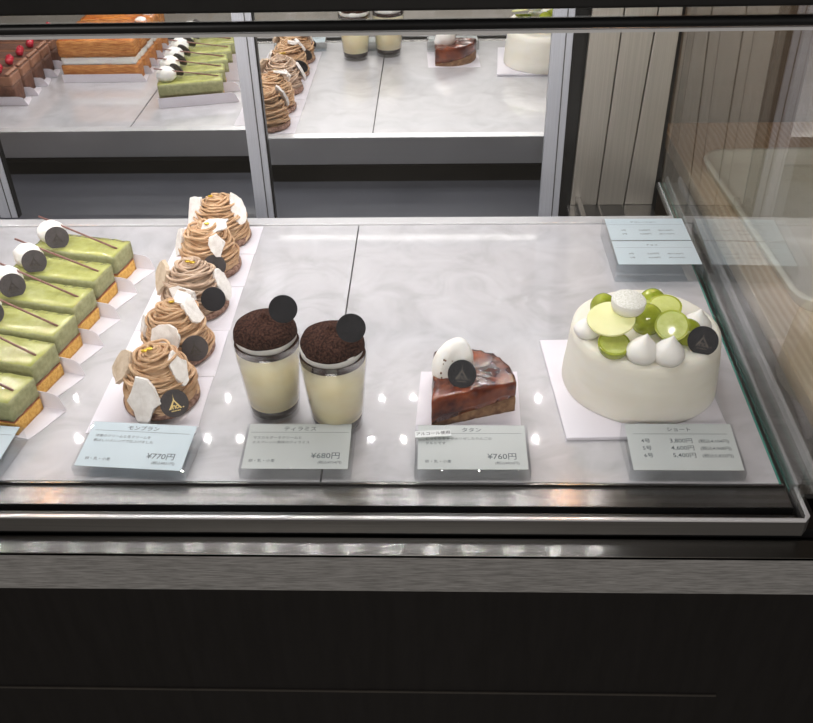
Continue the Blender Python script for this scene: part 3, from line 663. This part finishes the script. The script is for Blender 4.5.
# mille-feuilles (out of frame to the left, seen in the mirror doors)
for i in range(5):
    y = .930-.052*i
    x0, x1 = -.768, -.612; L = x1-x0
    nm = ['nearest the mirror doors', 'second from the mirror doors', 'third from the mirror doors', 'fourth from the mirror doors', 'furthest from the mirror doors'][i]
    pl = obj('cake_paper', flapped_paper(L+.004, .046, .0165, .012, i), M['paper'], label='white folded paper under the mille-feuille %s' % nm, cat='cake paper', group='papers under the mille-feuilles'); pl.location = ((x0+x1)/2, y, .0004)
    t = empty('mille_feuille', ((x0+x1)/2, y, .0010), label='mille-feuille slice of baked pastry and white cream, %s' % nm, cat='cake', group='mille-feuilles seen in the mirror')
    bm = B(); strip_box(bm, L, .040, 0, .034, 20, i, .0016); obj('pastry_layer', bm, M['puff'], t)
    bm = B(); strip_box(bm, L*.97, .038, .0342, .0500, 20, i+4, .002); obj('cream_layer', bm, M['cream'], t)
    bm = B(); strip_box(bm, L, .041, .0502, .0840, 20, i+8, .0018, 0, 1, .003); obj('pastry_layer', bm, None, t, mats=[M['puff'], M['puff_top']])
    bm = B(); ball(bm, (L/2-.016, -.004, .0875), .012, .010, .006, disp=.2, seed=i); obj('cream_dollop', bm, M['cream'], t, smooth=True)
# chocolate cakes (seen in the mirror at far left)
for i in range(6):
    y = 1.060-.056*i; x0, x1 = -.955, -.818; L = x1-x0
    nm = ['nearest the mirror doors', 'second from the mirror doors', 'third from the mirror doors', 'fourth from the mirror doors', 'fifth from the mirror doors', 'furthest from the mirror doors'][i]
    pl = obj('cake_paper', flapped_paper(L+.004, .050, .0175, .020, i), M['paper'], label='white folded paper under the raspberry chocolate cake %s' % nm, cat='cake paper', group='papers under the chocolate cakes'); pl.location = ((x0+x1)/2, y, .0004)
    t = empty('chocolate_cake', ((x0+x1)/2, y, .0010), label='brown chocolate cake slice with red raspberries on top, %s' % nm, cat='cake', group='chocolate cakes seen in the mirror')
    bm = B(); strip_box(bm, L, .045, 0, .036, 20, i, .001); obj('sponge', bm, M['choc_cake'], t)
    bm = B(); strip_box(bm, L*.995, .0447, .0362, .056, 20, i+2, .001, 0, 1, .001); obj('mousse', bm, None, t, mats=[M['choc_cream'], M['choc_cake']])
    bm = B()
    for k in range(4): ball(bm, (L/2-.006, -.017+.0115*k, .0585), .005, .0065, .0035, u=10, v=6)
    obj('cream_border', bm, M['choc_cream'], t, smooth=True)
    for dx_, dy_ in ((-.026, .010), (-.032, -.009)):
        bm = B(); ball(bm, (L/2+dx_, dy_, .0635), .0078, disp=.25, seed=i+dx_, u=12, v=8); obj('raspberry', bm, M['berry'], t, smooth=True)

# ------------------------------------------------------------------ price cards in acrylic stands
def stand(xc, yf, w, d, zf, zb_, sheets, label, rz=0, group='acrylic price stands at the front edge', sheet='card'):
    t = empty('price_stand', (xc, yf, .0002), rz, label=label, cat='price stand', group=group)
    bm = B(); pts = [(-w/2, 0), (w/2, 0), (w/2, d), (-w/2, d)]
    prism(bm, pts, [0]*4, [zf, zf, zb_, zb_]); obj('acrylic_block', bm, M['acrylic'], t, bevel=.0007)
    sl = math.atan2(zb_-zf, d); ld = d/math.cos(sl)
    for (s0, s1, lines) in sheets:
        mx = Matrix.Translation((0, 0, zf+.0004)) @ Matrix.Rotation(sl, 4, 'X')
        bm = B(); prism(bm, [(-w/2+.003, ld*s0+.0015), (w/2-.003, ld*s0+.0015), (w/2-.003, ld*s1-.0015), (-w/2+.003, ld*s1-.0015)], 0, .0004); xform(bm, mx)
        s = obj('printed_card', bm, M[sheet], t)
        bm = B()
        for ln in lines:
            if ln[0] == 'rule':
                _, y, a, b = ln; yy = ld*(s0+(s1-s0)*y)
                bm.faces.new([bm.verts.new(q) for q in ((a, yy-.0002, .0006), (b, yy-.0002, .0006), (b, yy+.0002, .0006), (a, yy+.0002, .0006))])
            else:
                txt, x, y, size, al = ln; text_bm(bm, txt, size, x, ld*(s0+(s1-s0)*y), al, .0006)
        xform(bm, mx); obj('lettering', bm, M['ink'], s, keep=True)
    return t
def item(name, l1, l2, price, tax):
    return [(0, 1, [(name, 0, .83, .0068, 'CENTER'), ('rule', .79, -.050, .050), (l1, -.047, .65, .0042, 'LEFT'), (l2, -.047, .55, .0042, 'LEFT'), (price, .044, .24, .0096, 'RIGHT'), (tax, .046, .13, .0042, 'RIGHT'), ('卵・乳・小麦', -.047, .16, .0044, 'LEFT')])]
stand(-.3065, .6625, .1150, .0635, .0120, .019, item('モンブラン', '洋栗のクリームと生クリームを', '香ばしいメレンゲで仕上げました', '¥770円', '(税込¥831円)'), 'clear price stand with pale card in front of the frontmost mont blanc', R(-4))
stand(-.1405, .6625, .1110, .0635, .0120, .019, item('ティラミス', 'マスカルポーネクリームと', 'エスプレッソ風味のティラミス', '¥680円', '(税込¥734円)'), 'clear price stand with grey card in front of the two tiramisu cups', 0, sheet='card_grey')
ps = stand(.0345, .6625, .1140, .0620, .0120, .019, item('タタン', 'じっくりキャラメリゼしたりんごの', 'タルトです', '¥760円', '(税込¥820円)'), 'clear price stand with pale card in front of the apple tart slice', 0, sheet='card_grey')
whole = [(0, 1, [('ショート', 0, .82, .0062, 'CENTER'), ('rule', .76, -.047, .047),
    ('4号', -.040, .58, .0062, 'LEFT'), ('3,800円', -.012, .58, .0072, 'LEFT'), ('(税込4,104円)', .0165, .58, .0052, 'LEFT'),
    ('5号', -.040, .43, .0062, 'LEFT'), ('4,600円', -.012, .43, .0072, 'LEFT'), ('(税込4,968円)', .0165, .43, .0052, 'LEFT'),
    ('6号', -.040, .28, .0062, 'LEFT'), ('5,400円', -.012, .28, .0072, 'LEFT'), ('(税込5,832円)', .0165, .28, .0052, 'LEFT')])]
stand(.2430, .6625, .1120, .0625, .0120, .021, whole, 'clear price stand with card listing three cake sizes before the whole cake', 0, sheet='card_grey')
def two(y):
    return [(y, y+.5, [('デコレーション' if y else 'チョコ', -.002, .78, .0052, 'CENTER'), ('rule', .70, -.050, .050),
      ('4号', -.036, .42, .0046, 'LEFT'), ('3,600円', -.012, .42, .0048, 'LEFT'), ('(税込3,888円)', .014, .42, .0036, 'LEFT'),
      ('5号', -.036, .26, .0046, 'LEFT'), ('4,600円', -.012, .26, .0048, 'LEFT'), ('(税込4,968円)', .014, .26, .0036, 'LEFT')])]
stand(.2880, 1.0400, .1130, .128, .025, .027, two(0)+two(.5), 'clear stand holding two price cards at the back right corner', 0, group='acrylic price stand at the back')
# the stand cut by the left edge of the picture
stand(-.4920, .6625, .1120, .0635, .0120, .019, item('抹茶ケーキ', '', '', '¥700円', '(税込¥756円)'), 'clear price stand cut off by the left edge, before the green tea cakes', R(-6))
# little white tag lying on the tart stand
bm = B(); prism(bm, [(-.018, -.0045), (.018, -.0045), (.018, .0045), (-.018, .0045)], 0, .0008)
tg = obj('allergen_tag', bm, M['white_plastic'], label='small white tilted tag on the corner of the apple tart price stand', cat='tag')
bm = B(); text_bm(bm, 'アルコール使用', .0050, 0, -.0017, 'CENTER', .0010); lt = obj('lettering', bm, mat('dark_ink', rgb(40, 44, 52), .6, c2=rgb(46, 50, 58)), tg, keep=True)
p = at(433, 433, .021); tg.location = (p.x, p.y-.002, .0215); tg.rotation_euler = (R(5), 0, R(5))

# ------------------------------------------------------------------ world, view
w = bpy.data.worlds.new('world'); sc.world = w; w.use_nodes = True
w.node_tree.nodes['Background'].inputs[0].default_value = (.8, .78, .75, 1); w.node_tree.nodes['Background'].inputs[1].default_value = .6
# soft room light above the shop floor
ld = bpy.data.lights.new('room_light', 'AREA'); ld.shape = 'RECTANGLE'; ld.size = 2.0; ld.size_y = 1.0; ld.energy = 110; ld.color = (1, .95, .9)
lo = bpy.data.objects.new('room_light', ld); COL.objects.link(lo); lo.location = (-.3, -2.5, 1.92)
sc.view_settings.view_transform = 'Standard'; sc.view_settings.look = 'None'; sc.view_settings.gamma = 1; sc.view_settings.use_curve_mapping = False
sc.view_settings.exposure = .13
sc.cycles.max_bounces = 10; sc.cycles.transparent_max_bounces = 24; sc.cycles.glossy_bounces = 8
sc.cycles.caustics_reflective = False; sc.cycles.caustics_refractive = False; sc.cycles.sample_clamp_indirect = 4
